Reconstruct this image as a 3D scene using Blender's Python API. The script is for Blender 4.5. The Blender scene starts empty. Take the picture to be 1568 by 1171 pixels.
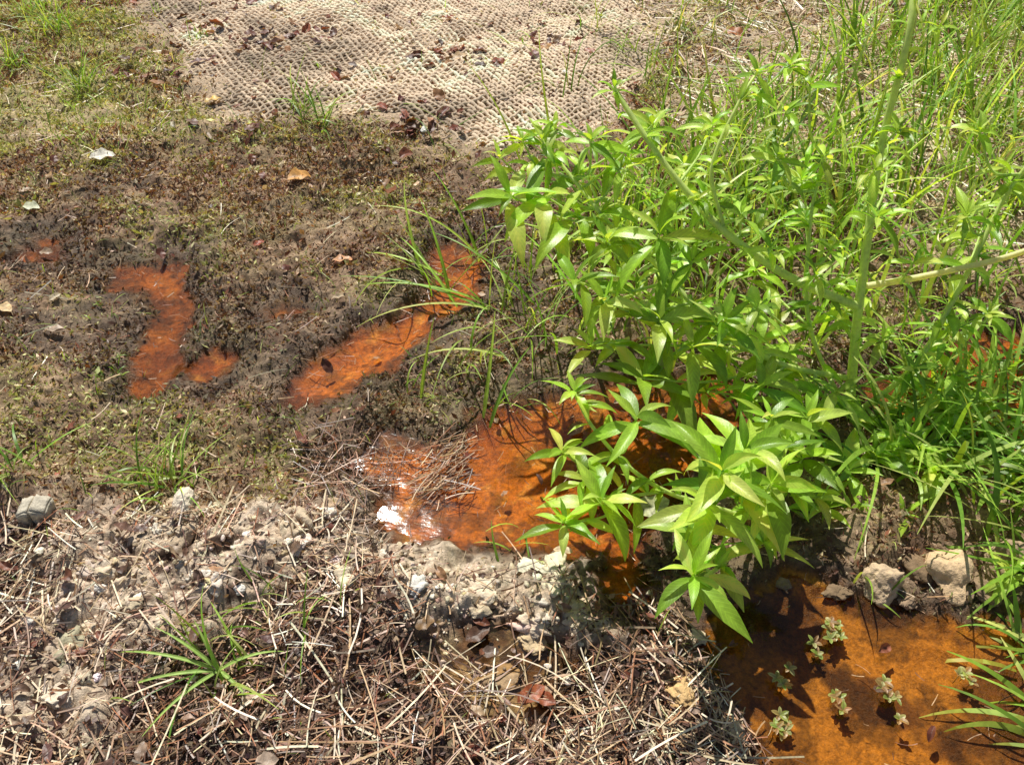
import bpy, math, numpy as np, bmesh
from mathutils import Vector
pi=math.pi
rng=np.random.RandomState(7)
U=rng.uniform
# ---------------------------------------------------------------- survey helper (photo -> metres on the ground)
CH=1.4; PT=math.radians(43); FF=784/math.tan(math.radians(31))
def G(u,v,h=0.0):
    a=(u-784)/FF; b=-(v-585.5)/FF
    dy=math.cos(PT)+b*math.sin(PT); dz=-math.sin(PT)+b*math.cos(PT)
    t=(h-CH)/dz
    return np.array([a*t,dy*t,h])
def GP(pl): return np.array([G(u,v)[:2] for u,v in pl])
# ---------------------------------------------------------------- noise
TB=np.random.RandomState(3).rand(12,256,256)*2-1
def vn(x,y,s,k=0):
    c,sn=math.cos(k*.9+.4),math.sin(k*.9+.4)
    X=(x*c-y*sn)/s+13.7*k; Y=(x*sn+y*c)/s+7.1*k
    ix=np.floor(X).astype(int); iy=np.floor(Y).astype(int)
    fx=X-ix; fy=Y-iy; fx=fx*fx*(3-2*fx); fy=fy*fy*(3-2*fy)
    t=TB[k%12]
    a=t[ix&255,iy&255]; b=t[(ix+1)&255,iy&255]; c2=t[ix&255,(iy+1)&255]; d=t[(ix+1)&255,(iy+1)&255]
    return (a*(1-fx)+b*fx)*(1-fy)+(c2*(1-fx)+d*fx)*fy
def fbm(x,y,s,k=0,n=4):
    r=0;a=1;w=0
    for i in range(n):
        r=r+a*vn(x,y,s,k+i); w+=a; a*=.55; s*=.48
    return r/w*1.5
def sdf(poly,x,y,cap=.5):
    mn=poly.min(0)-cap; mx=poly.max(0)+cap
    out=np.full(x.shape,cap)
    m=(x>mn[0])&(x<mx[0])&(y>mn[1])&(y<mx[1])
    X=x[m];Y=y[m]
    d=np.full(X.shape,1e9); ins=np.zeros(X.shape,bool)
    n=len(poly)
    for i in range(n):
        ax,ay=poly[i];bx,by=poly[(i+1)%n]
        ex,ey=bx-ax,by-ay
        t=np.clip(((X-ax)*ex+(Y-ay)*ey)/(ex*ex+ey*ey+1e-12),0,1)
        d=np.minimum(d,np.hypot(X-ax-t*ex,Y-ay-t*ey))
        c=((ay>Y)!=(by>Y))
        if abs(ey)>1e-9: ins^=c&(X<ex*(Y-ay)/ey+ax)
    out[m]=np.where(ins,-d,np.minimum(d,cap))
    return out
def sstep(a,b,x):
    t=np.clip((x-a)/(b-a),0,1); return t*t*(3-2*t)
# ---------------------------------------------------------------- ground zones
PUD=[GP(p) for p in [
 [(160,435),(190,405),(250,395),(282,405),(287,450),(294,500),(278,560),(250,602),(205,600),(195,560),(210,520),(238,480),(222,445),(190,440)],
 [(285,585),(295,558),(330,540),(362,545),(345,580),(310,592)],
 [(430,618),(438,578),(480,550),(540,510),(600,484),(650,458),(655,430),(660,388),(695,366),(745,390),(738,435),(705,474),(650,520),(610,556),(565,594),(500,618),(450,632)],
 [(398,484),(440,460),(462,476),(420,494)],
 [(545,705),(590,668),(650,680),(700,672),(730,630),(800,615),(870,600),(960,575),(1100,570),(1160,590),(1130,640),(1100,700),(1050,760),(1010,800),(990,860),(990,910),(940,930),(915,880),(930,850),(780,845),(690,838),(600,832),(560,800),(585,760),(560,730)],
 [(1060,990),(1100,935),(1200,880),(1300,905),(1400,935),(1500,955),(1600,940),(1750,1000),(1750,1350),(1230,1350),(1180,1150),(1130,1080),(1080,1040)],
 [(630,1010),(690,965),(800,950),(875,985),(890,1035),(835,1095),(740,1090),(670,1055)],
 [(1300,590),(1400,560),(1480,505),(1568,515),(1700,600),(1650,700),(1480,670),(1380,650)],
 [(20,404),(60,366),(108,371),(95,404)],
]]
PALE=GP([(210,790),(300,765),(420,775),(560,830),(680,845),(870,880),(900,965),(800,975),(640,970),(580,910),(420,890),(330,960),(180,990),(130,1120),(40,1140),(30,950),(120,870)])
JUTE=GP([(205,0),(190,25),(270,100),(300,150),(330,205),(400,205),(480,190),(560,200),(640,215),(770,245),(860,235),(950,195),(1010,130),(1020,60),(1010,0),(1040,-150),(150,-150)])
BOT=GP([(-150,800),(200,790),(400,790),(560,790),(640,860),(880,890),(990,900),(1060,960),(1100,1060),(1180,1150),(1230,1350),(-300,1350)])
STRW=GP([(860,-10),(960,-150),(1900,-150),(1750,420),(1500,420),(1300,300),(1100,260),(1010,190),(1030,60)])
UL=GP([(-300,260),(-300,-150),(150,-150),(190,25),(280,110),(320,205),(180,250),(0,230)])
def shore(x,y):
    d=np.full(x.shape,.5)
    for p in PUD: d=np.minimum(d,sdf(p,x,y))
    return d+.020*vn(x,y,.07,2)+.015*vn(x,y,.025,5)+.008*vn(x,y,.011,4)
def zw(poly,x,y,w=.06): 
    d=sdf(poly,x,y)+.07*vn(x,y,.15,4)+.04*vn(x,y,.05,1)
    return sstep(w,-w,d)
def height(x,y,full=False):
    d=shore(x,y)
    pal=zw(PALE,x,y,.08); ju=zw(JUTE,x,y,.1)
    base=np.interp(d,[-.10,-.03,0,.02,.10,.3],[-.022,-.010,0,.011,.025,.030])
    w=np.interp(d,[-.07,0,.05],[.14,.4,1])
    lump=.018*vn(x,y,.25,1)+.014*vn(x,y,.09,3)
    mic=.009*vn(x,y,.04,6)+.0065*vn(x,y,.018,7)+.003*vn(x,y,.009,8)
    cl=(np.abs(vn(x,y,.09,9))**.7)*.022+np.abs(vn(x,y,.04,10))*.015+np.abs(vn(x,y,.015,11))*.008
    h=base+w*(lump*(1-.3*ju)+mic*(1-.8*ju)*(1-.4*pal)+cl*pal)
    return (h,d,pal,ju) if full else h
# ---------------------------------------------------------------- mesh helpers
def mk(name,V,Fc,col=None,mat=None,smooth=True,uv=None,parent=None,extra=None):
    V=np.asarray(V,dtype=np.float32); Fc=np.asarray(Fc,dtype=np.int32)
    me=bpy.data.meshes.new(name)
    me.vertices.add(len(V)); me.vertices.foreach_set('co',V.ravel())
    n,k=Fc.shape
    me.loops.add(n*k); me.loops.foreach_set('vertex_index',Fc.ravel())
    me.polygons.add(n); me.polygons.foreach_set('loop_start',(np.arange(n)*k).astype(np.int32))
    me.update(calc_edges=True)
    if smooth: me.polygons.foreach_set('use_smooth',np.ones(n,bool))
    if col is not None:
        a=me.color_attributes.new('Col','FLOAT_COLOR','POINT')
        c=np.ones((len(V),4),np.float32); c[:,:3]=np.clip(col,0,.93); a.data.foreach_set('color',c.ravel())
    if extra is not None:
        a=me.attributes.new('Wet','FLOAT','POINT'); a.data.foreach_set('value',np.asarray(extra,np.float32))
    if uv is not None:
        l=me.uv_layers.new(name='UVMap'); l.data.foreach_set('uv',np.asarray(uv,np.float32)[Fc.ravel()].ravel())
    ob=bpy.data.objects.new(name,me); bpy.context.scene.collection.objects.link(ob)
    if mat: me.materials.append(mat)
    if parent: ob.parent=parent
    return ob
def empty(name,loc=(0,0,0)):
    e=bpy.data.objects.new(name,None); bpy.context.scene.collection.objects.link(e); return e
LS=np.array([-1,-.55,-.07,.07,.55,1.])
def prof_blade(t): return np.clip(1-t,0.02,1)**.6*np.clip(.5+3*t,0,1)
def prof_leaf(t): return np.clip(np.sin(pi*np.clip(t,.0,1)**.8),0,1)**1.15+.035
def prof_wide(t): return np.clip(np.sin(pi*t**.9),0,1)**.7+.03
def prof_flat(t): return np.ones_like(t)
def ribbons(P,az,el,bend,L,W,col,ns=5,roll=0,prof=prof_blade,broad=False,fold=0.3,turn=0,wav=.1,rib=1.5,grad=.25):
    P=np.asarray(P,float); n=len(P); o=np.ones(n)
    az,el,bend,L,W,roll,turn,fold=[np.asarray(q)*o for q in (az,el,bend,L,W,roll,turn,fold)]
    t=np.linspace(0,1,ns+1)
    tm=(t[1:]+t[:-1])/2
    ang=el[:,None]-bend[:,None]*tm**1.2; azm=az[:,None]+turn[:,None]*tm
    st=np.stack([np.cos(ang)*np.cos(azm),np.cos(ang)*np.sin(azm),np.sin(ang)],-1)*(L/ns)[:,None,None]
    C=np.concatenate([np.zeros((n,1,3)),np.cumsum(st,1)],1)+P[:,None,:]
    T=np.concatenate([st[:,:1],(st[:,1:]+st[:,:-1])/2,st[:,-1:]],1); T/=np.linalg.norm(T,axis=-1,keepdims=True)+1e-9
    azf=az[:,None]+turn[:,None]*t
    S=np.stack([-np.sin(azf),np.cos(azf),0*azf],-1); N=np.cross(T,S)
    cr,sr=np.cos(roll)[:,None,None],np.sin(roll)[:,None,None]
    S,N=S*cr+N*sr,N*cr-S*sr
    w=(W/2)[:,None]*np.abs(prof(t))[None,:]
    s=LS if broad else np.array([-1.,1.]); k=len(s)
    V=C[:,:,None,:]+S[:,:,None,:]*(w[:,:,None]*s)[...,None]
    if broad:
        ph=rng.uniform(0,6,n)[:,None]
        off=fold[:,None,None]*w[:,:,None]*np.abs(s)+(wav*w*np.sin(13*t[None]+ph))[:,:,None]*np.abs(s)*np.sign(s+.001)
        V=V+N[:,:,None,:]*off[...,None]
    V=V.reshape(-1,3)
    m=ns+1
    i=np.arange(ns)[:,None]; j=np.arange(k-1)[None]
    q=np.stack([i*k+j,i*k+j+1,(i+1)*k+j+1,(i+1)*k+j],-1).reshape(-1,4)
    Fc=(q[None]+(np.arange(n)*m*k)[:,None,None]).reshape(-1,4)
    cc=np.asarray(col)*np.ones((n,3))
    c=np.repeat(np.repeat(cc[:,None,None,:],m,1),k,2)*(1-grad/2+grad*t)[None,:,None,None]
    if broad and rib!=1: c[:,:,2:4,:]*=rib
    uv=np.zeros((n,m,k,2)); uv[...,0]=s[None,None,:]*.5+.5; uv[...,1]=t[None,:,None]
    return V,Fc,c.reshape(-1,3),uv.reshape(-1,2)
def join(parts):
    V=[];Fc=[];C=[];UV=[];o=0
    for p in parts:
        V.append(p[0]);Fc.append(p[1]+o);C.append(p[2]);UV.append(p[3]);o+=len(p[0])
    return np.concatenate(V),np.concatenate(Fc),np.concatenate(C),np.concatenate(UV)
def cr(pts,n=6):
    p=np.array(pts,float); p=np.vstack([2*p[0]-p[1],p,2*p[-1]-p[-2]]); o=[]
    for i in range(1,len(p)-2):
        for t in np.arange(n)/n:
            o.append(.5*((2*p[i])+(-p[i-1]+p[i+1])*t+(2*p[i-1]-5*p[i]+4*p[i+1]-p[i+2])*t*t+(-p[i-1]+3*p[i]-3*p[i+1]+p[i+2])*t**3))
    o.append(p[-2]); return np.array(o)
def tube(pts,r0,r1,col,sides=7):
    p=np.array(pts); n=len(p); T=np.gradient(p,axis=0); T/=np.linalg.norm(T,axis=1,keepdims=True)+1e-9
    ref=np.array([.13,.97,.2]); A=np.cross(T,ref); A/=np.linalg.norm(A,axis=1,keepdims=True)+1e-9; B=np.cross(T,A)
    a=np.arange(sides)/sides*2*pi; r=np.linspace(r0,r1,n)
    V=p[:,None]+(A[:,None]*np.cos(a)[None,:,None]+B[:,None]*np.sin(a)[None,:,None])*r[:,None,None]
    i=np.arange(n-1)[:,None]; j=np.arange(sides)[None]; jn=(j+1)%sides
    q=np.stack([i*sides+j,i*sides+jn,(i+1)*sides+jn,(i+1)*sides+j],-1).reshape(-1,4)
    c=np.ones((n*sides,3))*np.array(col)
    return V.reshape(-1,3),q,c,np.zeros((n*sides,2))
# ---------------------------------------------------------------- materials
def mat(name):
    m=bpy.data.materials.new(name); m.use_nodes=True; nt=m.node_tree; nt.nodes.clear()
    out=nt.nodes.new('ShaderNodeOutputMaterial'); return m,nt,out
def N(nt,t,**k):
    n=nt.nodes.new(t)
    for a,b in k.items():
        if a in n.inputs: n.inputs[a].default_value=b
        else: setattr(n,a,b)
    return n
def mul(nt,a,b,fac=1.0):
    n=nt.nodes.new('ShaderNodeMix'); n.data_type='RGBA'; n.blend_type='MULTIPLY'; n.inputs[0].default_value=fac
    nt.links.new(a,n.inputs[6]); nt.links.new(b,n.inputs[7]); return n.outputs[2]
def surf(name,rough=.8,spec=.3,nscale=120,lo=.6,hi=1.3,bump=.4,bscale=200,trans=0.,wet=False,veins=False,bdist=.002,det=2.):
    m,nt,out=mat(name); L=nt.links.new
    at=N(nt,'ShaderNodeAttribute',attribute_name='Col')
    geo=N(nt,'ShaderNodeNewGeometry')
    nz=N(nt,'ShaderNodeTexNoise',Scale=nscale,Detail=det,Roughness=.65); L(geo.outputs['Position'],nz.inputs['Vector'])
    mr=N(nt,'ShaderNodeMapRange'); L(nz.outputs[0],mr.inputs[0]); mr.inputs[1].default_value=.3;mr.inputs[2].default_value=.7;mr.inputs[3].default_value=lo;mr.inputs[4].default_value=hi
    col=mul(nt,at.outputs['Color'],mr.outputs[0])
    b=N(nt,'ShaderNodeBsdfPrincipled'); b.inputs['Roughness'].default_value=rough; b.inputs['Specular IOR Level'].default_value=spec
    bp=None
    if bump>0:
        nb=N(nt,'ShaderNodeTexNoise',Scale=bscale,Detail=det,Roughness=.7); L(geo.outputs['Position'],nb.inputs['Vector'])
        bp=N(nt,'ShaderNodeBump',Strength=bump,Distance=bdist); hsrc=nb.outputs[0]
    if veins:
        uv=N(nt,'ShaderNodeUVMap'); sp=N(nt,'ShaderNodeSeparateXYZ'); L(uv.outputs[0],sp.inputs[0])
        s=N(nt,'ShaderNodeMath',operation='SUBTRACT'); L(sp.outputs[0],s.inputs[0]); s.inputs[1].default_value=.5
        ab=N(nt,'ShaderNodeMath',operation='ABSOLUTE'); L(s.outputs[0],ab.inputs[0])
        m1=N(nt,'ShaderNodeMath',operation='MULTIPLY_ADD'); L(ab.outputs[0],m1.inputs[0]); m1.inputs[1].default_value=-.35; L(sp.outputs[1],m1.inputs[2])
        m2=N(nt,'ShaderNodeMath',operation='MULTIPLY'); L(m1.outputs[0],m2.inputs[0]); m2.inputs[1].default_value=75.
        sn=N(nt,'ShaderNodeMath',operation='SINE'); L(m2.outputs[0],sn.inputs[0])
        mv=N(nt,'ShaderNodeMapRange'); L(sn.outputs[0],mv.inputs[0]); mv.inputs[1].default_value=.6;mv.inputs[2].default_value=1.;mv.inputs[3].default_value=1.;mv.inputs[4].default_value=1.2
        col=mul(nt,col,mv.outputs[0])
        if bp:
            ad=N(nt,'ShaderNodeMath',operation='SUBTRACT'); L(nb.outputs[0],ad.inputs[0]); L(mv.outputs[0],ad.inputs[1]); hsrc=ad.outputs[0]
    if bp: L(hsrc,bp.inputs['Height']); L(bp.outputs[0],b.inputs['Normal'])
    L(col,b.inputs['Base Color'])
    if wet:
        aw=N(nt,'ShaderNodeAttribute',attribute_name='Wet')
        r=N(nt,'ShaderNodeMapRange'); L(aw.outputs['Fac'],r.inputs[0]); r.inputs[3].default_value=.9; r.inputs[4].default_value=.22; L(r.outputs[0],b.inputs['Roughness'])
    if trans>0:
        tr=N(nt,'ShaderNodeBsdfTranslucent'); 
        t2=N(nt,'ShaderNodeMix',data_type='RGBA',blend_type='MULTIPLY'); t2.inputs[0].default_value=1; L(col,t2.inputs[6]); t2.inputs[7].default_value=(1.5,1.35,.5,1)
        L(t2.outputs[2],tr.inputs[0])
        if bp: L(bp.outputs[0],tr.inputs['Normal'])
        mx=N(nt,'ShaderNodeMixShader'); mx.inputs[0].default_value=trans; L(b.outputs[0],mx.inputs[1]); L(tr.outputs[0],mx.inputs[2]); L(mx.outputs[0],out.inputs[0])
    else: L(b.outputs[0],out.inputs[0])
    return m
M_ground=surf('soil',nscale=110,lo=.5,hi=1.5,bump=.9,bscale=240,wet=True,bdist=.0045,det=4.)
M_leaf=surf('leaf_green',rough=.34,spec=.55,nscale=60,lo=.85,hi=1.12,bump=.3,bscale=300,trans=.45,veins=True,bdist=.001)
M_grass=surf('grass_blade',rough=.40,spec=.45,nscale=60,lo=.8,hi=1.2,bump=0,trans=.4)
M_moss=surf('moss_leaf',rough=.55,spec=.35,nscale=60,lo=.6,hi=1.4,bump=0,trans=.2)
M_stem=surf('stem',rough=.5,spec=.4,nscale=80,lo=.85,hi=1.15,bump=0,trans=.3)
M_straw=surf('straw_fibre',rough=.42,spec=.5,nscale=90,lo=.65,hi=1.35,bump=0)
M_dead=surf('dead_leaf_tissue',rough=.45,spec=.45,nscale=90,lo=.6,hi=1.35,bump=.4,trans=.15)
M_jute=surf('jute_fibre',rough=.9,spec=.1,nscale=350,lo=.65,hi=1.3,bump=.6,bscale=700,bdist=.002)
M_rock=surf('rock_stone',rough=.85,spec=.25,nscale=80,lo=.7,hi=1.25,bump=.8,bscale=160,bdist=.004,det=3.)
# water
M_water,nt,out=mat('puddle_water'); L=nt.links.new
tr=N(nt,'ShaderNodeBsdfTransparent'); tr.inputs[0].default_value=(.93,.87,.74,1)
gl=N(nt,'ShaderNodeBsdfGlossy'); gl.inputs['Roughness'].default_value=.09; gl.inputs['Color'].default_value=(.85,.85,.85,1)
geo=N(nt,'ShaderNodeNewGeometry'); mp=N(nt,'ShaderNodeMapping'); mp.inputs['Scale'].default_value=(.5,1.,1.); L(geo.outputs['Position'],mp.inputs[0])
n1=N(nt,'ShaderNodeTexNoise',Scale=10.,Detail=2.); n2=N(nt,'ShaderNodeTexNoise',Scale=110.,Detail=3.)
L(geo.outputs['Position'],n1.inputs['Vector']);L(mp.outputs[0],n2.inputs['Vector'])
b1=N(nt,'ShaderNodeBump',Strength=.4,Distance=.008); L(n1.outputs[0],b1.inputs['Height'])
b2=N(nt,'ShaderNodeBump',Strength=.26,Distance=.0014); L(n2.outputs[0],b2.inputs['Height']); L(b1.outputs[0],b2.inputs['Normal'])
fr=N(nt,'ShaderNodeFresnel',IOR=1.33); L(b2.outputs[0],fr.inputs['Normal']); L(b2.outputs[0],gl.inputs['Normal'])
mx=N(nt,'ShaderNodeMixShader'); L(fr.outputs[0],mx.inputs[0]); L(tr.outputs[0],mx.inputs[1]); L(gl.outputs[0],mx.inputs[2]); L(mx.outputs[0],out.inputs[0])
# ---------------------------------------------------------------- ground sheet
def coords(parts,neg,pos):
    c=list(parts); s=.03; v=c[-1]
    while v<pos: s*=1.25; v+=s; c.append(v)
    s=.03; v=c[0]; pre=[]
    while v>neg: s*=1.25; v-=s; pre.append(v)
    return np.array(pre[::-1]+c)
xs=np.concatenate([np.arange(-3.3,-1.6,.010),np.arange(-1.6,1.6,.0048),np.arange(1.6,3.3,.010)])
yy=[.35]
while yy[-1]<5.0: yy.append(yy[-1]+.0034+.0021*max(0,yy[-1]-.8))
xs=coords(xs,-80,80); ys=coords(yy,-40,120)
X,Y=np.meshgrid(xs,ys); x=X.ravel(); y=Y.ravel()
h,d,pal,ju=height(x,y,True)
bot=zw(BOT,x,y); st=zw(STRW,x,y,.12); ul=zw(UL,x,y,.15)
def C(*a): return np.array(a)
def lerp(a,b,w): return a*(1-w[:,None])+b*w[:,None]
n1_=fbm(x,y,.12,1)*.5+.5; n2_=fbm(x,y,.05,5)*.5+.5; n3=fbm(x,y,.4,3)*.5+.5; n4=vn(x,y,.012,9)*.5+.5
col=lerp(C(.15,.09,.055),C(.47,.33,.21),np.clip(n2_*1.1-.05,0,1)**1.4)
mossw=np.clip((n1_-.45)*2.2,0,1)*.4*(1-bot)
col=lerp(col,C(.32,.28,.12),mossw)
col=lerp(col,lerp(C(.60,.46,.28),C(.38,.33,.14),np.clip(n1_,0,1)),ul*.8)
col=lerp(col,lerp(C(.08,.048,.034),C(.28,.185,.125),np.clip(n2_,0,1)),bot*.9)
col=lerp(col,lerp(C(.42,.30,.19),C(.74,.60,.41),np.clip(n2_,0,1)),st*.9)
col=lerp(col,C(.54,.405,.27),ju*.95)
pw=np.maximum(pal*sstep(.26,.46,n2_+.28*n4-.05),bot*sstep(.60,.70,fbm(x,y,.16,8)*.5+.5)*.7)
col=lerp(col,lerp(C(.54,.40,.27),C(.84,.70,.53),n4),pw*.95)
wet=sstep(.13,.0,d)*.9*(1-.8*pw)
wet=np.maximum(wet,bot*(1-pw)*.55*(n3>.42))
wet=np.maximum(wet,.6*sstep(.62,.72,n3)*(1-bot)*(1-ju)*(1-st)*(1-ul))
col=col*(1-.62*wet[:,None])
orim=sstep(.035,-.003,d)
col=lerp(col,C(.14,.055,.018),orim*.65)
inw=sstep(.006,-.012,d+.006*vn(x,y,.02,3))
dE=sdf(PUD[6],x,y,.2); dA=np.minimum(sdf(PUD[0],x,y,.2),sdf(PUD[8],x,y,.2))
dD=sdf(PUD[5],x,y,.2)
m1=np.clip(fbm(x,y,.12,7)*.8+.5,0,1)
org=lerp(C(.60,.185,.012),C(.36,.085,.009),m1)
org=lerp(org,C(.74,.34,.06),sstep(.55,.95,fbm(x,y,.035,2)*.5+.5)*.8)
org=lerp(org,C(.12,.034,.010),sstep(-.04,0,d)*.85)  # dark edge band: shadow along the rim painted into the puddle-bottom colour
org=lerp(org,lerp(C(.44,.125,.012),C(.18,.048,.010),m1),(dA<.03)*.7)
org=lerp(org,lerp(C(.50,.205,.020),C(.15,.060,.010),sstep(.35,.75,m1)),(dD<.03)*.9)
org=lerp(org,lerp(C(.13,.065,.025),C(.50,.36,.20),sstep(.45,.7,n2_)),(dE<.04)*.95)
dark=sstep(.50,.66,fbm(x,y,.05,10)*.5+.5)
org=lerp(org,org*.28,dark*.7)
col=lerp(col,org,inw)
V=np.stack([x,y,h],1)
nx=len(xs);ny=len(ys)
i=np.arange(ny-1)[:,None];j=np.arange(nx-1)[None]
q=np.stack([i*nx+j,i*nx+j+1,(i+1)*nx+j+1,(i+1)*nx+j],-1).reshape(-1,4)
mk('ground',V,q,col,M_ground,extra=wet)
# puddle surfaces
for p in PUD:
    mn=p.min(0)-.05; mx_=p.max(0)+.05
    gx=np.arange(mn[0],mx_[0],.012); gy=np.arange(mn[1],mx_[1],.012)
    a,b=np.meshgrid(gx,gy); ok=(sdf(p,a.ravel(),b.ravel(),.2)<.04).reshape(a.shape)
    cell=ok[:-1,:-1]&ok[1:,:-1]&ok[:-1,1:]&ok[1:,1:]
    ii,jj=np.nonzero(cell); w=len(gx)
    q=np.stack([ii*w+jj,ii*w+jj+1,(ii+1)*w+jj+1,(ii+1)*w+jj],1)
    used,inv=np.unique(q,return_inverse=True)
    VV=np.stack([a.ravel(),b.ravel(),0*a.ravel()],1)[used]
    mk('puddle',VV,inv.reshape(-1,4),None,M_water)
# ---------------------------------------------------------------- scatter
def scat(n,poly=None,x0=-2.7,x1=2.7,y0=.45,y1=4.7):
    if poly is None: X=U(x0,x1,n);Y=U(y0,y1,n)
    else:
        a=poly.min(0);b=poly.max(0); a=np.maximum(a,[-3.2,.4]); b=np.minimum(b,[3.2,5.4])
        X=U(a[0],b[0],n*3);Y=U(a[1],b[1],n*3); m=sdf(poly,X,Y)+.05*vn(X,Y,.12,4)<0; X=X[m][:n];Y=Y[m][:n]
    return X,Y
def pal3(n,cols,var=.15):
    c=np.array(cols)[rng.randint(0,len(cols),n)]
    return c*(1+rng.normal(0,var,(n,1)))*(1+rng.normal(0,.05,(n,3)))
def flecks(P,size,asp,col,e0=-.5,e1=1.1):
    n=len(P); az=U(0,2*pi,n); el=U(e0,e1,n); asp=asp[:,None]
    D=np.stack([np.cos(az)*np.cos(el),np.sin(az)*np.cos(el),np.sin(el)],1)
    S=np.cross(D,rng.normal(size=(n,3))); S/=np.linalg.norm(S,axis=1,keepdims=True)
    a=P;b=P+D*size[:,None]*.5+S*size[:,None]*asp/2;c=P+D*size[:,None];e=P+D*size[:,None]*.5-S*size[:,None]*asp/2
    V=np.stack([a,b,c,e],1).reshape(-1,3); q=np.arange(n*4).reshape(-1,4)
    return V,q,np.repeat(col,4,0)
n=900000
X,Y=scat(n); k=np.abs(X)<.35+.62*Y; X,Y=X[k],Y[k]; hh,dd,pp,jj=height(X,Y,True)
s_=zw(STRW,X,Y,.1); b_=zw(BOT,X,Y)
dens=.3+.8*sstep(-.35,.3,fbm(X,Y,.13,1))
keep=(U(0,1,len(X))<dens*(1-.95*jj)*(1-.94*pp)*(1-.7*b_)*(1-.7*s_))&(dd>U(-.008,.02,len(X)))
X,Y,hh,b_,dd=X[keep],Y[keep],hh[keep],b_[keep],dd[keep]; n=len(X)
g=fbm(X,Y,.15,1)+U(-.5,.5,n)+.35*fbm(X,Y,.5,6)-.4*sstep(.14,0,dd)+.3*zw(UL,X,Y,.2)
gm=(g>.24)&(b_<.5)
cg=pal3(n,[(.48,.52,.17),(.64,.66,.28),(.70,.61,.33),(.34,.35,.12)],.25); cb=pal3(n,[(.30,.17,.10),(.48,.32,.20),(.14,.08,.05),(.74,.57,.39),(.32,.13,.075),(.20,.12,.08)],.25)
cc=np.where(gm[:,None],cg,cb)*(1-.6*sstep(.12,-.005,dd))[:,None]
sz=U(.004,.013,n)*(1+.2*Y)*np.where(U(0,1,n)<.06,1.7,1)
v,q,c=flecks(np.stack([X,Y,hh+U(-.003,.006,n)],1),sz,U(.15,.5,n),cc)
mk('moss_ground_cover',v,q,c,M_moss,smooth=False)
X,Y=scat(14000,BOT); hh,dd,pp,_=height(X,Y,True); k=(U(0,1,len(X))>pp*.9)&(dd>.0); X,Y,hh=X[k],Y[k],hh[k]; n=len(X)
v,q,c=flecks(np.stack([X,Y,np.maximum(hh,0)+U(0,.008,n)],1),U(.005,.019,n),U(.3,.8,n),pal3(n,[(.13,.07,.05),(.075,.042,.032),(.22,.13,.09),(.42,.30,.20),(.17,.08,.055)],.25),-.3,.6)
mk('leaf_litter',v,q,c,M_dead,smooth=False)
# ---------------------------------------------------------------- jute mat
ang=math.radians(38)
parts=[]
sp=.023
for fam in (0,1):
    a=ang+fam*math.radians(86)
    dx,dy=math.cos(a),math.sin(a); px,py=-dy,dx
    cx,cy=0.0,3.6
    for k in range(-170,171):
        s=np.arange(-3.6,3.6,.0077)
        off=k*sp+.004*np.sin(s*2.1+k*.05)+.0036*vn(s,s*0+k*.37,.05,2)
        X=cx+dx*s+px*off; Y=cy+dy*s+py*off
        X=X+.05*vn(X,Y,.5,3)*1; Y=Y+.05*vn(X,Y,.5,5)
        ok=(sdf(JUTE,X,Y,.1)+.06*vn(X,Y,.12,4)+.03*vn(X,Y,.04,6)<-.01)&(np.abs(X)<.5+.66*Y)&(Y<5.6)
        idx=np.nonzero(ok)[0]
        if len(idx)<6: continue
        for run in np.split(idx,np.nonzero(np.diff(idx)>1)[0]+1):
            if len(run)<5: continue
            parts.append((X[run],Y[run],s[run],k,fam))
JP=[]
allX=np.concatenate([p[0] for p in parts]);allY=np.concatenate([p[1] for p in parts])
allH=height(allX,allY); allE=sdf(JUTE,allX,allY,.4); o=0
allH=allH-.012*sstep(-.20,-.0,allE+.10*vn(allX,allY,.13,2))-.008*sstep(.2,.65,fbm(allX,allY,.3,9))
for (X,Y,s,k,fam) in parts:
    Hh=allH[o:o+len(X)]; o+=len(X)
    z=Hh+.006+.0026*np.cos(s/sp*pi+k*pi+fam*pi)
    tb=tube(np.stack([X,Y,z],1),.0066,.0066,(1,1,1),sides=5)
    th=1+.45*vn(s,s*0+k,.02,4)
    ctr=np.repeat(np.stack([X,Y,z],1),5,0); Vv=ctr+(tb[0]-ctr)*np.repeat(th,5)[:,None]
    cl=np.array([.90,.71,.51])*(1+.12*rng.normal())*np.ones((len(X),3))
    JP.append((Vv,tb[1],np.repeat(cl,5,0),tb[3]))
v,q,c,uv=join(JP)
c=c*(.95+.4*fbm(v[:,0],v[:,1],.25,4))[:,None]
ed=sdf(JUTE,v[:,0],v[:,1],.4)
c=c*(1-.5*sstep(-.3,0,ed)[:,None]*(.5+.5*vn(v[:,0],v[:,1],.06,3))[:,None])
mk('jute_erosion_mat',v,q,c,M_jute)
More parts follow.
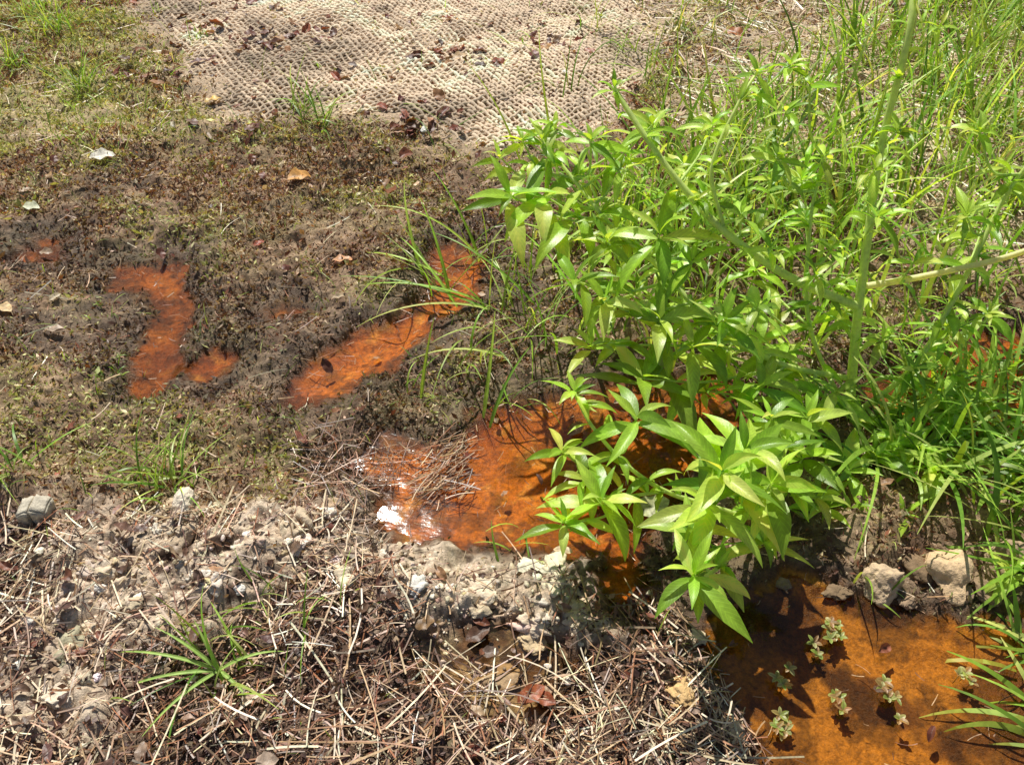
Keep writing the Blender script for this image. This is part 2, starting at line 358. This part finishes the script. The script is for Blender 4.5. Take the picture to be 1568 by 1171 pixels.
# ---------------------------------------------------------------- straw, needles
def straw(name,n,poly,cols,Lr,Wr,lift=.012,water=False,azc=None,spread=1.,patch=False):
    X,Y=scat(n,poly); 
    if patch:
        k=U(0,1,len(X))<sstep(-.35,.35,fbm(X,Y,.16,5)); X,Y=X[k],Y[k]
    n=len(X); hh,dd,pp,_=height(X,Y,True)
    if not water:
        m=(dd>U(-.02,.03,n))&(U(0,1,n)>pp*.8); X,Y,hh=X[m],Y[m],hh[m]; n=len(X)
    z=np.maximum(hh,0)+U(.001,lift,n)
    az=U(0,2*pi,n) if azc is None else azc+rng.normal(0,spread,n)+pi*rng.randint(0,2,n)
    Ln=U(*Lr,n)*U(.5,1,n)
    P=np.stack([X-np.cos(az)*Ln/2,Y-np.sin(az)*Ln/2,z],1)
    v=ribbons(P,az,rng.normal(0,.07,n),rng.normal(0,.12,n),Ln,U(*Wr,n),pal3(n,cols,.2),ns=4,roll=U(-.8,.8,n),prof=prof_flat,turn=rng.normal(0,.3,n),grad=.2)
    return v
pale=[(.80,.64,.42),(.88,.75,.54),(.64,.46,.28),(.48,.32,.18)]
brn=[(.24,.13,.08),(.14,.08,.055),(.36,.16,.08),(.48,.30,.17)]
v=join([straw('',4000,BOT,pale,(.03,.11),(.0012,.003),.02,patch=True),straw('',280,BOT,pale,(.1,.22),(.002,.004),.03),
 straw('',6500,STRW,pale+[(.8,.68,.48)],(.05,.22),(.003,.006),.03),straw('',700,UL,pale,(.04,.15),(.002,.004)),straw('',1300,None,pale,(.03,.13),(.0012,.0027))])
mk('straw',*v[:3],M_straw)
ND1=GP([(480,690),(560,660),(640,690),(560,780),(520,830),(440,800)]); ND2=GP([(640,690),(720,670),(730,740),(660,760)]); ND3=GP([(560,1010),(900,1000),(960,1171),(480,1171)])
v=join([straw('',4600,BOT,brn,(.03,.11),(.0012,.003),.018),straw('',260,ND1,brn,(.05,.13),(.001,.0022),.02,True),straw('',150,ND2,brn+pale[2:],(.04,.11),(.0012,.0024),.016,True,.6,.5),
 straw('',130,ND3,brn+pale,(.06,.2),(.0012,.003),.025,True),straw('',3000,None,brn,(.02,.09),(.001,.0025)),straw('',230,PUD[4],brn+pale[3:],(.01,.05),(.0008,.0020),.003,True),
 straw('',80,PUD[5],brn+pale[2:],(.01,.05),(.0008,.0018),.003,True),straw('',120,PUD[2],brn,(.01,.06),(.0008,.002),.004,True),straw('',70,PUD[0],brn,(.01,.04),(.0008,.002),.004,True)])
mk('pine_needles',*v[:3],M_straw)
# ---------------------------------------------------------------- clods / gravel / rocks
def ico(sub):
    bm=bmesh.new(); bmesh.ops.create_icosphere(bm,subdivisions=sub,radius=1)
    V=np.array([v.co[:] for v in bm.verts]); Fc=np.array([[v.index for v in f.verts] for f in bm.faces]); bm.free(); return V,Fc
I2=ico(2); I3=ico(4); I4=ico(5)
def rockv(base,seed,sc,lev=.25,cuts=5):
    r=np.random.RandomState(seed); V=base.copy()
    for _ in range(cuts):
        nrm=r.normal(size=3); nrm/=np.linalg.norm(nrm); dd=r.uniform(.45,.85); pr=V@nrm; V=V-np.outer(np.maximum(pr-dd,0)*.9,nrm)
    o=r.uniform(0,50,3)
    dsp=vn(V[:,0]+o[0]+V[:,2],V[:,1]+o[1],.8,1)*lev+vn(V[:,1]+o[0],V[:,2]+o[1]-V[:,0],.35,2)*lev*.6+vn(V[:,0]+o[2]-V[:,1],V[:,2],.15,3)*lev*.3+vn(V[:,0]+o[2]+V[:,1],V[:,2]-V[:,0],.07,6)*lev*.14
    V=V*(1+dsp)[:,None]*np.array(sc)
    a=r.uniform(0,6.28); c,s=math.cos(a),math.sin(a)
    return np.stack([V[:,0]*c-V[:,1]*s,V[:,0]*s+V[:,1]*c,V[:,2]],1)
def clods(name,n,poly,r0,r1,cols,B=I2,lev=.5,pw_=3,sink=.05):
    X,Y=scat(n,poly); n=len(X); hh=height(X,Y); Vs=[];Fs=[];Cs=[]
    cc=pal3(n,cols,.10)
    for k in range(n):
        r=r0+(r1-r0)*rng.rand()**pw_
        v=rockv(B[0],k%90,(r*U(.8,1.4),r,r*U(.45,.8)),lev,4)+[X[k],Y[k],max(hh[k],0)-r*sink]
        Vs.append(v);Fs.append(B[1]+len(B[0])*k);Cs.append(np.repeat(cc[k:k+1],len(v),0))
    mk(name,np.concatenate(Vs),np.concatenate(Fs),np.concatenate(Cs),M_rock,smooth=False)
clods('clay_clods',1500,PALE,.0015,.007,[(.80,.65,.47),(.68,.52,.36),(.50,.36,.24),(.86,.73,.56)])
clods('clay_lumps',70,PALE,.010,.028,[(.80,.66,.49),(.68,.53,.37),(.86,.74,.58)],I3,.8,1.5,.45)
clods('gravel',420,BOT,.002,.011,[(.74,.61,.45),(.52,.38,.25),(.86,.77,.64),(.28,.19,.13)])
for k,(u,v_,r,sc,cl) in enumerate([(1447,893,.05,(1.1,.8,.7),(.70,.50,.30)),(1350,905,.043,(1,.8,.8),(.62,.46,.30)),(1530,860,.05,(1,.9,.8),(.40,.29,.18)),(1045,1068,.033,(1.1,.8,.65),(.76,.50,.23)),
   (1065,980,.02,(1,.9,.6),(.70,.56,.38)),(1120,1130,.022,(1.2,.9,.5),(.62,.48,.31)),(515,790,.026,(1,.8,.9),(.58,.42,.27)),(565,800,.02,(1,.8,.7),(.4,.28,.19)),(650,213,.02,(1,.8,.6),(.9,.88,.82)),
   (865,125,.018,(.7,1,.7),(.88,.84,.74)),(740,920,.03,(1.3,.9,.5),(.80,.66,.49)),(820,975,.03,(1.2,1,.35),(.66,.50,.30)),(760,1035,.035,(1.3,.9,.3),(.44,.30,.17)),
   (290,800,.028,(.8,1.2,.6),(.84,.73,.57)),(100,1085,.03,(1.1,.9,.7),(.80,.67,.51)),(1405,870,.035,(1.2,.8,.5),(.25,.17,.1)),(1500,905,.03,(1.2,.8,.5),(.3,.21,.13)),(1285,905,.025,(1.2,.8,.5),(.25,.17,.1)),
   (165,920,.014,(1,.8,.7),(.92,.86,.76)),(60,970,.014,(1,.8,.7),(.9,.83,.72)),(375,925,.013,(1,.8,.7),(.92,.86,.76)),(325,905,.013,(1,.8,.7),(.9,.83,.72)),(525,955,.013,(1,.8,.7),(.92,.84,.72)),(1470,915,.02,(1,.8,.6),(.35,.25,.16)),(1385,925,.018,(1,.8,.6),(.4,.28,.18)),(1200,895,.018,(1,.8,.6),(.3,.21,.14))]):
    p=G(u,v_); z=height(p[:1],p[1:2])[0]
    v=rockv(I4[0],100+k,np.array(sc)*r)+[p[0],p[1],max(z,-.01)+r*.1]
    mk('rock',v,I4[1],np.ones((len(v),3))*np.array(cl),M_rock)
def chunk():
    Vs=[];Fs=[];o=0
    for (ox,w,hgt,sd) in ((-.015,.028,.050,1),(.016,.030,.058,2)):
        bm=bmesh.new(); bmesh.ops.create_cube(bm,size=1); bmesh.ops.bevel(bm,geom=bm.edges[:],offset=.07,segments=2,affect='EDGES')
        bmesh.ops.triangulate(bm,faces=bm.faces[:]); bmesh.ops.subdivide_edges(bm,edges=bm.edges[:],cuts=3,use_grid_fill=True); bmesh.ops.triangulate(bm,faces=bm.faces[:])
        bm.verts.index_update()
        V=np.array([v.co[:] for v in bm.verts])*[w,.045,hgt]; Fc=np.array([[v.index for v in f.verts] for f in bm.faces]); bm.free()
        V+=.0028*np.stack([vn(V[:,1]+sd,V[:,2],.01,1),vn(V[:,0]+sd,V[:,2],.01,2),vn(V[:,0]+sd,V[:,1],.01,3)],1)
        V[:,0]+=ox; V[:,2]+=hgt*.2+V[:,0]*.3*(3-2*sd)
        Vs.append(V);Fs.append(Fc+o);o+=len(V)
    return np.concatenate(Vs),np.concatenate(Fs)
V_,F_=chunk(); p=G(68,805); z=height(p[:1],p[1:2])[0]
mk('concrete_chunk',V_+[p[0],p[1],z],F_,np.ones((len(V_),3))*[.60,.54,.42],M_rock,smooth=False)
# ---------------------------------------------------------------- dead leaves
def dleaf(X,Y,L_,cols,bend=None):
    n=len(X); hh=np.maximum(height(X,Y),0)
    return ribbons(np.stack([X,Y,hh+U(.006,.016,n)],1),U(0,2*pi,n),U(-.1,.5,n),U(-.6,1.6,n) if bend is None else bend,L_,L_*U(.35,.65,n),pal3(n,cols,.2),ns=8,roll=U(-.6,.6,n),prof=prof_wide,broad=True,fold=U(-.2,.7,n),turn=rng.normal(0,.5,n),wav=.25,rib=.75,grad=.1)
red=[(.24,.08,.045),(.32,.11,.055),(.13,.06,.04),(.44,.25,.13),(.18,.07,.045)]
lit=[(.14,.08,.06),(.20,.11,.075),(.32,.2,.14),(.40,.30,.21),(.22,.08,.05)]
X,Y=scat(260,JUTE); a=dleaf(X,Y,U(.02,.05,len(X)),red)
X,Y=scat(500,None); b=dleaf(X,Y,U(.015,.045,len(X)),red+[(.5,.36,.22),(.6,.46,.3)])
X,Y=scat(200,BOT); c=dleaf(X,Y,U(.015,.042,len(X)),lit)
cl=[]
for (u,v_,m,s) in [(690,100,30,.05),(400,75,26,.06),(370,20,22,.07),(250,120,24,.06),(520,130,9,.04),(610,210,16,.05),(830,85,24,.06),(760,120,12,.04),(380,225,10,.05),(680,205,14,.05),(1120,60,6,.07),(310,60,20,.06),(480,60,12,.05),(585,280,8,.05)]:
    p=G(u,v_); cl.append((rng.normal(p[0],s*1.3,m),rng.normal(p[1],s*1.4,m)))
X=np.concatenate([k[0] for k in cl]);Y=np.concatenate([k[1] for k in cl]); e=dleaf(X,Y,U(.03,.07,len(X)),red)
v=join([a,b,c,e]); mk('dead_leaves',*v[:3],M_dead)
for (u,v_,L_,cl,bd) in [(455,300,.085,(.80,.42,.12),1.0),(152,258,.085,(.88,.83,.70),.5),(325,172,.065,(.8,.54,.14),.4),(1112,62,.10,(.5,.20,.08),.8),(810,1080,.055,(.36,.10,.035),.3),(835,1065,.045,(.30,.08,.03),.2),
    (20,483,.06,(.8,.58,.3),.4),(55,335,.06,(.7,.72,.5),.5),(520,408,.06,(.75,.4,.2),.6),(700,108,.07,(.65,.48,.3),.4),(85,520,.055,(.5,.38,.27),.3),(885,672,.05,(.34,.16,.09),.4),(985,790,.08,(.5,.5,.26),.3),(75,390,.045,(.4,.28,.18),.3),(402,390,.035,(.4,.09,.04),.4),(730,985,.05,(.14,.07,.04),.3)]:
    p=G(u,v_); r=ribbons(np.array([[p[0]-.02,p[1],max(height(p[:1],p[1:2])[0],0)+.012]]),U(-.8,.8),.25,bd,L_,L_*.55,np.array([cl]),ns=10,roll=U(-.3,.3),prof=prof_wide,broad=True,fold=.3,turn=.3,wav=.25,rib=.8)
    mk('fallen_leaf',*r[:3],M_dead)
# ---------------------------------------------------------------- grass
gc=[(.30,.51,.06),(.42,.62,.09),(.18,.35,.045),(.52,.66,.17)]
def tuft(u,v_,m,L_,W=.004,spread=.02,el=(.5,1.5),az=None,cols=gc):
    p=G(u,v_); X=rng.normal(p[0],spread,m);Y=rng.normal(p[1],spread,m); h_=np.maximum(height(X,Y),-.005)
    A=U(0,2*pi,m) if az is None else rng.normal(az,.5,m)
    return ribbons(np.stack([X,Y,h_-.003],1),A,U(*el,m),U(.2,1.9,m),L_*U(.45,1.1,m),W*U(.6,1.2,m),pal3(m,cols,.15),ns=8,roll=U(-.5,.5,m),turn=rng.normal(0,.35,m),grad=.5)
TF=[(270,755,34,.17),(225,745,16,.13),(345,1040,9,.20),(330,1010,8,.14),(475,190,30,.22),(500,210,16,.16),(95,60,60,.22),(130,150,45,.2),(60,30,40,.22),(30,110,40,.15),(310,70,16,.12),(720,400,9,.30),(690,420,5,.28),(650,440,5,.26),
 (765,480,12,.28),(775,600,9,.22),(790,840,6,.16),(640,610,3,.15),(470,960,8,.13),(400,930,7,.14),(1330,905,4,.16),(45,735,9,.16),(30,760,10,.12),(960,90,16,.35),(870,150,10,.3),(905,60,12,.3),(800,75,4,.2),(1040,60,12,.3),(170,480,6,.05),
 (720,560,6,.26),(820,520,18,.26),(800,440,12,.3),(860,380,16,.3),(190,580,14,.05),(690,230,5,.25),(500,120,4,.12),(100,230,14,.08),(1100,20,16,.3),(1000,130,18,.3),(240,30,16,.1)]
for (u,v_,m,l) in TF:
    r=tuft(u,v_,m,l,W=.0042 if l<.15 else .0065,spread=.025 if l<.22 else .04)
    mk('grass_tuft',*r[:3],M_grass)
r=ribbons(np.array([G(340,1035)+[0,0,.02]]*7),np.array([3.0,3.35,2.7,.3,4.1,2.2,5.6]),np.array([.5,.35,.8,.6,.5,1.,.4]),np.array([.9,.8,.9,1.2,.8,.6,.9]),np.array([.19,.17,.14,.12,.16,.1,.1]),.009,np.array([(.4,.6,.15)]*7),ns=10,broad=True,fold=.35,wav=.02)
mk('grass_tuft',*r[:3],M_grass)
LB=[]
for (u,v_,a_,e_,b_,l) in [(735,395,2.6,.7,.9,.36),(735,400,2.2,1.0,.5,.30),(760,470,3.0,.4,.8,.42),(770,480,3.3,.5,1.0,.4),(740,640,1.3,1.0,.4,.25),(750,655,1.0,1.1,.7,.22),(645,610,1.2,1.2,.2,.2),(700,470,2.3,.6,.8,.3),(690,430,2.9,.5,1.,.3),(800,560,3.1,.6,1.2,.3),(830,480,2.7,.8,1.,.4),(850,250,2.0,1.1,.5,.45),(800,260,2.3,1.1,.5,.4),(760,480,2.8,.3,.5,.45),(650,430,2.1,.9,.5,.3),(690,460,1.9,1.0,.6,.3)]:
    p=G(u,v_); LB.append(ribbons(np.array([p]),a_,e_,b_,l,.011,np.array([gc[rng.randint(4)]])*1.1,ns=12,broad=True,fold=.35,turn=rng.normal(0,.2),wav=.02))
v=join(LB); mk('arching_grass',*v[:3],M_grass)
TALL=GP([(850,560),(860,470),(850,400),(900,330),(1000,260),(1080,220),(1180,160),(1300,60),(1400,0),(1500,-80),(1900,-80),(1900,470),(1568,500),(1480,490),(1300,540),(1150,565),(1000,590)])
X,Y=scat(4800,TALL); 
k=U(0,1,len(X))<.22+.78*sstep(-.2,.3,fbm(X,Y,.2,8)); X,Y=X[k],Y[k]; n=len(X)
z=height(X,Y)
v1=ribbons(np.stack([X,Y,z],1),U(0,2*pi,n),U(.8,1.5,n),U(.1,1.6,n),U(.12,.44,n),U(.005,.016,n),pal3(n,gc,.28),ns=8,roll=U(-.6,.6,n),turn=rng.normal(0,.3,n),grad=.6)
RE=GP([(1450,560),(1640,540),(1700,930),(1540,930),(1500,880),(1440,780),(1330,760),(1330,660)])
X,Y=scat(400,RE); n=len(X); z=np.maximum(height(X,Y),-.01)
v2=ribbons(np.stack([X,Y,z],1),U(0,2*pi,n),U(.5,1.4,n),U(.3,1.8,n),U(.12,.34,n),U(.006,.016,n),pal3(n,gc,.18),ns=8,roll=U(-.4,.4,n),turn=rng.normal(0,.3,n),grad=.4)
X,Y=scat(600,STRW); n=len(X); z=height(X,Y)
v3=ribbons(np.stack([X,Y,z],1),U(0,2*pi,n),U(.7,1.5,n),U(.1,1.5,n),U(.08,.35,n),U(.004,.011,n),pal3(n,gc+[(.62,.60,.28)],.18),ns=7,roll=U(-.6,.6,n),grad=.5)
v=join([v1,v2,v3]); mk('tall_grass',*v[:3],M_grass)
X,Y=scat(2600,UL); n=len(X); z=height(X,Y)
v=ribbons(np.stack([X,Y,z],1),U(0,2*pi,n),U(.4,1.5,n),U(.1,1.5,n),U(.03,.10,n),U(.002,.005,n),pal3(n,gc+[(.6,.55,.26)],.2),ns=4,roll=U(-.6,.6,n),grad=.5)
X,Y=scat(2600,None); n=len(X); z=height(X,Y); 
k=(sdf(JUTE,X,Y)>-.03)&(shore(X,Y)>.01)&(sdf(PALE,X,Y)>0); X,Y,z=X[k],Y[k],z[k]; n=len(X)
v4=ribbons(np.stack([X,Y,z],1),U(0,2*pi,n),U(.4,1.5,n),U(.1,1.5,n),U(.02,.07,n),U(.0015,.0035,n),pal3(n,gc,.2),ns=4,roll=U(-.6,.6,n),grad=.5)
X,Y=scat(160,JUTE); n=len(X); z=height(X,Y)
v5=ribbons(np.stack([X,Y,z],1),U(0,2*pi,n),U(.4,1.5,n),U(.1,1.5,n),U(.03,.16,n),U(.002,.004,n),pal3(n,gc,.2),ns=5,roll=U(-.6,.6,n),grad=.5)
v=join([v,v4,v5]); mk('short_grass',*v[:3],M_grass)
# ---------------------------------------------------------------- leafy weeds
lc=[(.38,.61,.06),(.50,.72,.10),(.25,.44,.045),(.60,.76,.15)]
def weed(name,stems,tips,base,big=1.2):
    root=empty(name); tubes=[];LV=[]
    allp=[]
    def leafrow(n,P,az,el,bd,L_,col=None,wr=(.20,.29)):
        LV.append(ribbons(P,az,el,bd,L_*1.05,L_*U(*wr,n),pal3(n,lc if col is None else col,.15),ns=10,roll=rng.normal(0,.35,n),prof=prof_leaf,broad=True,fold=U(.10,.40,n),turn=rng.normal(0,.3,n),wav=.07,rib=1.2,grad=.1))
    def rosette(p,size,m=9):
        a0=U(0,6.28); ks=np.arange(m); az=a0+ks*2.4+rng.normal(0,.2,m); f=ks/m
        el=.1+1.0*f+rng.normal(0,.2,m); L_=size*(1.05-.6*f)*U(.8,1.15,m)
        leafrow(m,np.repeat(p[None],m,0)+np.outer(f*size*.18-size*.12,[0,0,1]),az,el,U(.4,1.3,m),L_)
    for s in stems:
        pts=cr([G(*q) for q in s['p']],8); r0,r1=s.get('r',(.006,.003))
        tubes.append(tube(pts,r0,r1,(.72,.86,.28) if not s.get('pale') else (.88,.88,.48)))
        allp.append(pts)
        seg=np.linalg.norm(np.diff(pts,axis=0),axis=1); Ls=seg.sum(); cum=np.concatenate([[0],np.cumsum(seg)])
        st_=s.get('gap',.032); d_=np.arange(Ls*s.get('from',.25),Ls,st_)
        if len(d_):
            P=np.stack([np.interp(d_,cum,pts[:,i]) for i in range(3)],1); m=len(P)
            az=np.arange(m)*2.4+U(0,6); sz=big*s.get('size',.09)*U(.6,1.1,m)
            leafrow(m,P,az,U(-.1,.7,m),U(.5,1.6,m),sz)
            for k in range(m):
                if rng.rand()<s.get('ax',.6):
                    mm=5; leafrow(mm,np.repeat(P[k:k+1],mm,0),az[k]+U(-.9,.9,mm),U(.3,1.2,mm),U(.2,.9,mm),U(.02,.055,mm))
        if s.get('top',True): rosette(pts[-1],s.get('size',.09)*big)
    AP=np.concatenate(allp)
    for (u,v_,h_,sz) in tips:
        sz=sz*big
        T=G(u,v_,h_); low=AP[AP[:,2]<h_-.03]
        if len(low)==0: low=np.array([G(*base)])
        dd=np.linalg.norm((low-T)*[1,1,.7],axis=1); j=np.argmin(dd)
        A=low[j]
        if dd[j]>.35: A=np.array([T[0]+U(-.05,.05),T[1]+U(-.02,.06),0.0])
        mid=(A+T)/2+np.array([0,0,-.02])+rng.normal(0,.01,3)
        pts=cr([A,mid,T],6); tubes.append(tube(pts,.0034,.002,(.62,.78,.25),6))
        m=max(2,int(np.linalg.norm(T-A)/.030)); f=np.linspace(.35,.93,m); idx=(f*(len(pts)-1)).astype(int)
        leafrow(m,pts[idx],np.arange(m)*2.4+U(0,6),U(-.2,.6,m),U(.5,1.6,m),sz*U(.7,1.1,m))
        rosette(T,sz,rng.randint(6,11))
    v=join(tubes); mk('stems',*v[:3],M_stem,parent=root)
    v=join(LV); mk('leaves',v[0],v[1],v[2],M_leaf,uv=v[3],parent=root)
fill=[]
for k in range(40):
    vv=U(170,720); u=U(np.interp(vv,[100,200,300,450,600,700],[1080,900,860,930,1050,1150]),np.interp(vv,[100,400,700],[1568,1568,1500]))
    fill.append((u,vv,np.interp(vv,[100,300,500,700],[.62,.42,.22,.06])*U(.75,1.1),U(.05,.078)))
weed('primrose_willow',[
 dict(p=[(1300,640,0),(1306,560,.12),(1315,470,.26),(1332,340,.43),(1350,220,.56),(1392,50,.76),(1400,-60,.86)],r=(.012,.006),gap=.05,size=.055,ax=.4),
 dict(p=[(1315,470,.26),(1210,425,.35),(1110,355,.45),(1040,280,.53),(985,205,.60),(940,135,.66)],r=(.010,.005),gap=.055,size=.05,ax=.4),
 dict(p=[(1303,580,.08),(1190,555,.19),(1090,495,.28),(1010,410,.36),(940,350,.42),(890,290,.47),(830,215,.53)],r=(.007,.004),gap=.034,size=.085),
 dict(p=[(1318,440,.29),(1430,420,.33),(1568,385,.42),(1660,330,.5)],r=(.008,.005),pale=True,gap=.1,size=.05,ax=.2),
 dict(p=[(1300,640,0),(1400,560,.15),(1480,420,.34),(1540,300,.48),(1600,220,.58)],r=(.007,.004),gap=.045,size=.065),
 dict(p=[(1110,355,.45),(1090,260,.56),(1130,160,.66),(1160,110,.70)],r=(.005,.003),gap=.045,size=.055),
 dict(p=[(1300,640,0),(1240,500,.2),(1240,350,.4),(1260,240,.52)],r=(.006,.003),gap=.045,size=.06),
],[(800,215,.52,.06),(850,195,.55,.06),(905,215,.56,.065),(780,300,.46,.12),(835,300,.46,.12),(950,260,.52,.06),(930,370,.42,.08),(880,430,.38,.09),(925,460,.35,.09),(1010,360,.45,.13),(1010,490,.32,.10),(905,530,.26,.08),(765,240,.48,.06),
 (1060,400,.40,.08),(1080,300,.5,.07),(1135,330,.48,.07),(1210,100,.70,.06),(1190,240,.55,.07),(1240,130,.68,.05),(1060,530,.28,.09),(1110,490,.33,.08),(1160,470,.35,.08),(985,580,.22,.13),(1165,590,.22,.10),(1235,640,.18,.10),
 (1280,600,.18,.08),(1340,700,.06,.08),(1200,680,.15,.09),(1340,260,.55,.06),(1375,200,.6,.05),(1345,330,.5,.06),(1480,330,.45,.07),(1545,280,.5,.06),(1400,400,.38,.06),(1440,600,.12,.07),(1380,680,.06,.08),(1420,720,.06,.08),(1500,200,.6,.05),
 (1440,40,.78,.05),(1250,420,.38,.06),(1180,380,.42,.06),(1450,500,.2,.06),(1350,520,.2,.06),(1520,610,.1,.07),(1480,700,.05,.07),(1300,780,.03,.07),(1550,880,.05,.07),(1300,720,.06,.09),(1260,780,.03,.08),(1380,790,.03,.07)]+fill,(1300,640,0))
weed('primrose_willow',[
 dict(p=[(1170,800,0),(1140,770,.14),(1115,745,.24),(1105,722,.30)],r=(.006,.004),gap=.028,size=.12,**{'from':.4}),
 dict(p=[(1170,800,0),(1110,860,.10),(1075,885,.19),(1062,880,.24)],r=(.005,.003),gap=.03,size=.09,**{'from':.45}),
 dict(p=[(1170,800,0),(1090,775,.06),(1020,752,.11),(960,712,.17),(905,650,.23),(880,600,.27)],r=(.006,.003),gap=.04,size=.06),
 dict(p=[(1020,752,.11),(960,760,.15),(920,765,.2)],r=(.004,.003),gap=.03,size=.10),
 dict(p=[(1170,800,0),(1190,740,.1),(1200,690,.18),(1180,640,.26)],r=(.004,.003),gap=.03,size=.08),
],[(860,690,.22,.07),(895,735,.20,.07),(865,800,.18,.07),(975,640,.26,.11),(1140,690,.3,.10),(1180,740,.22,.11),(1080,770,.26,.11),(1060,810,.2,.08),(1170,830,.12,.09),(1230,700,.14,.10),(1250,760,.08,.08)],(1170,800,0))
# seedlings standing in the water
SD=[]
for (u,v_,m) in [(1275,975,7),(1200,1045,4),(1287,1065,3),(1357,1072,5),(1200,1110,7),(1250,990,3),(1480,1040,3)]:
    p=G(u,v_)
    for k in range(m):
        c0=np.array([p[0]+rng.normal(0,.012),p[1]+rng.normal(0,.018),.006+U(0,.008)]); mm=5
        SD.append(ribbons(np.repeat(c0[None],mm,0),U(0,6)+np.arange(mm)*1.25,U(.1,.7,mm),U(.1,.7,mm),U(.010,.018,mm),U(.006,.009,mm),pal3(mm,[(.42,.52,.12),(.55,.58,.22),(.50,.32,.12)],.1),ns=6,prof=prof_wide,broad=True,fold=.25,rib=.7))
        SD.append(ribbons(np.array([[c0[0],c0[1],-.02]]),0,1.5,0,c0[2]+.02,.002,np.array([[.3,.25,.1]]),ns=6,prof=prof_flat,broad=True,fold=0,rib=1))
v=join(SD); mk('water_seedlings',v[0],v[1],v[2],M_leaf,uv=v[3])
for (u,v_,m,l,a) in [(1590,1000,10,.24,3.0),(1600,1110,9,.2,2.9),(1590,880,12,.25,3.1),(1560,960,5,.12,2.),(1590,760,12,.3,2.8)]:
    r=tuft(u,v_,m,l,W=.012,spread=.02,el=(.2,1.0),az=a); mk('grass_tuft',*r[:3],M_grass)
# ---------------------------------------------------------------- light, sky, camera
az=math.radians(-17); el=math.radians(54)
S=Vector((math.sin(az)*math.cos(el),math.cos(az)*math.cos(el),math.sin(el)))
sl=bpy.data.lights.new('sun','SUN'); sl.energy=5; sl.angle=math.radians(.5); sl.color=(1,.955,.87)
so=bpy.data.objects.new('sun',sl); so.rotation_euler=S.to_track_quat('Z','Y').to_euler(); bpy.context.scene.collection.objects.link(so)
W=bpy.data.worlds.new('World'); bpy.context.scene.world=W; W.use_nodes=True
nt=W.node_tree; bg=nt.nodes['Background']; sk=nt.nodes.new('ShaderNodeTexSky'); sk.sky_type='NISHITA'; sk.sun_disc=False; sk.sun_elevation=el; sk.sun_rotation=az%(2*pi); sk.dust_density=1.3
nt.links.new(sk.outputs[0],bg.inputs[0]); bg.inputs[1].default_value=.065
cam=bpy.data.cameras.new('camera'); cam.sensor_fit='HORIZONTAL'; cam.angle=math.radians(62); cam.clip_end=500; cam.clip_start=.02
co=bpy.data.objects.new('camera',cam); co.location=(0,0,CH); co.rotation_euler=(pi/2-PT,0,0); bpy.context.scene.collection.objects.link(co); bpy.context.scene.camera=co
sc=bpy.context.scene; sc.view_settings.view_transform='Standard'; sc.view_settings.look='None'; sc.view_settings.exposure=0
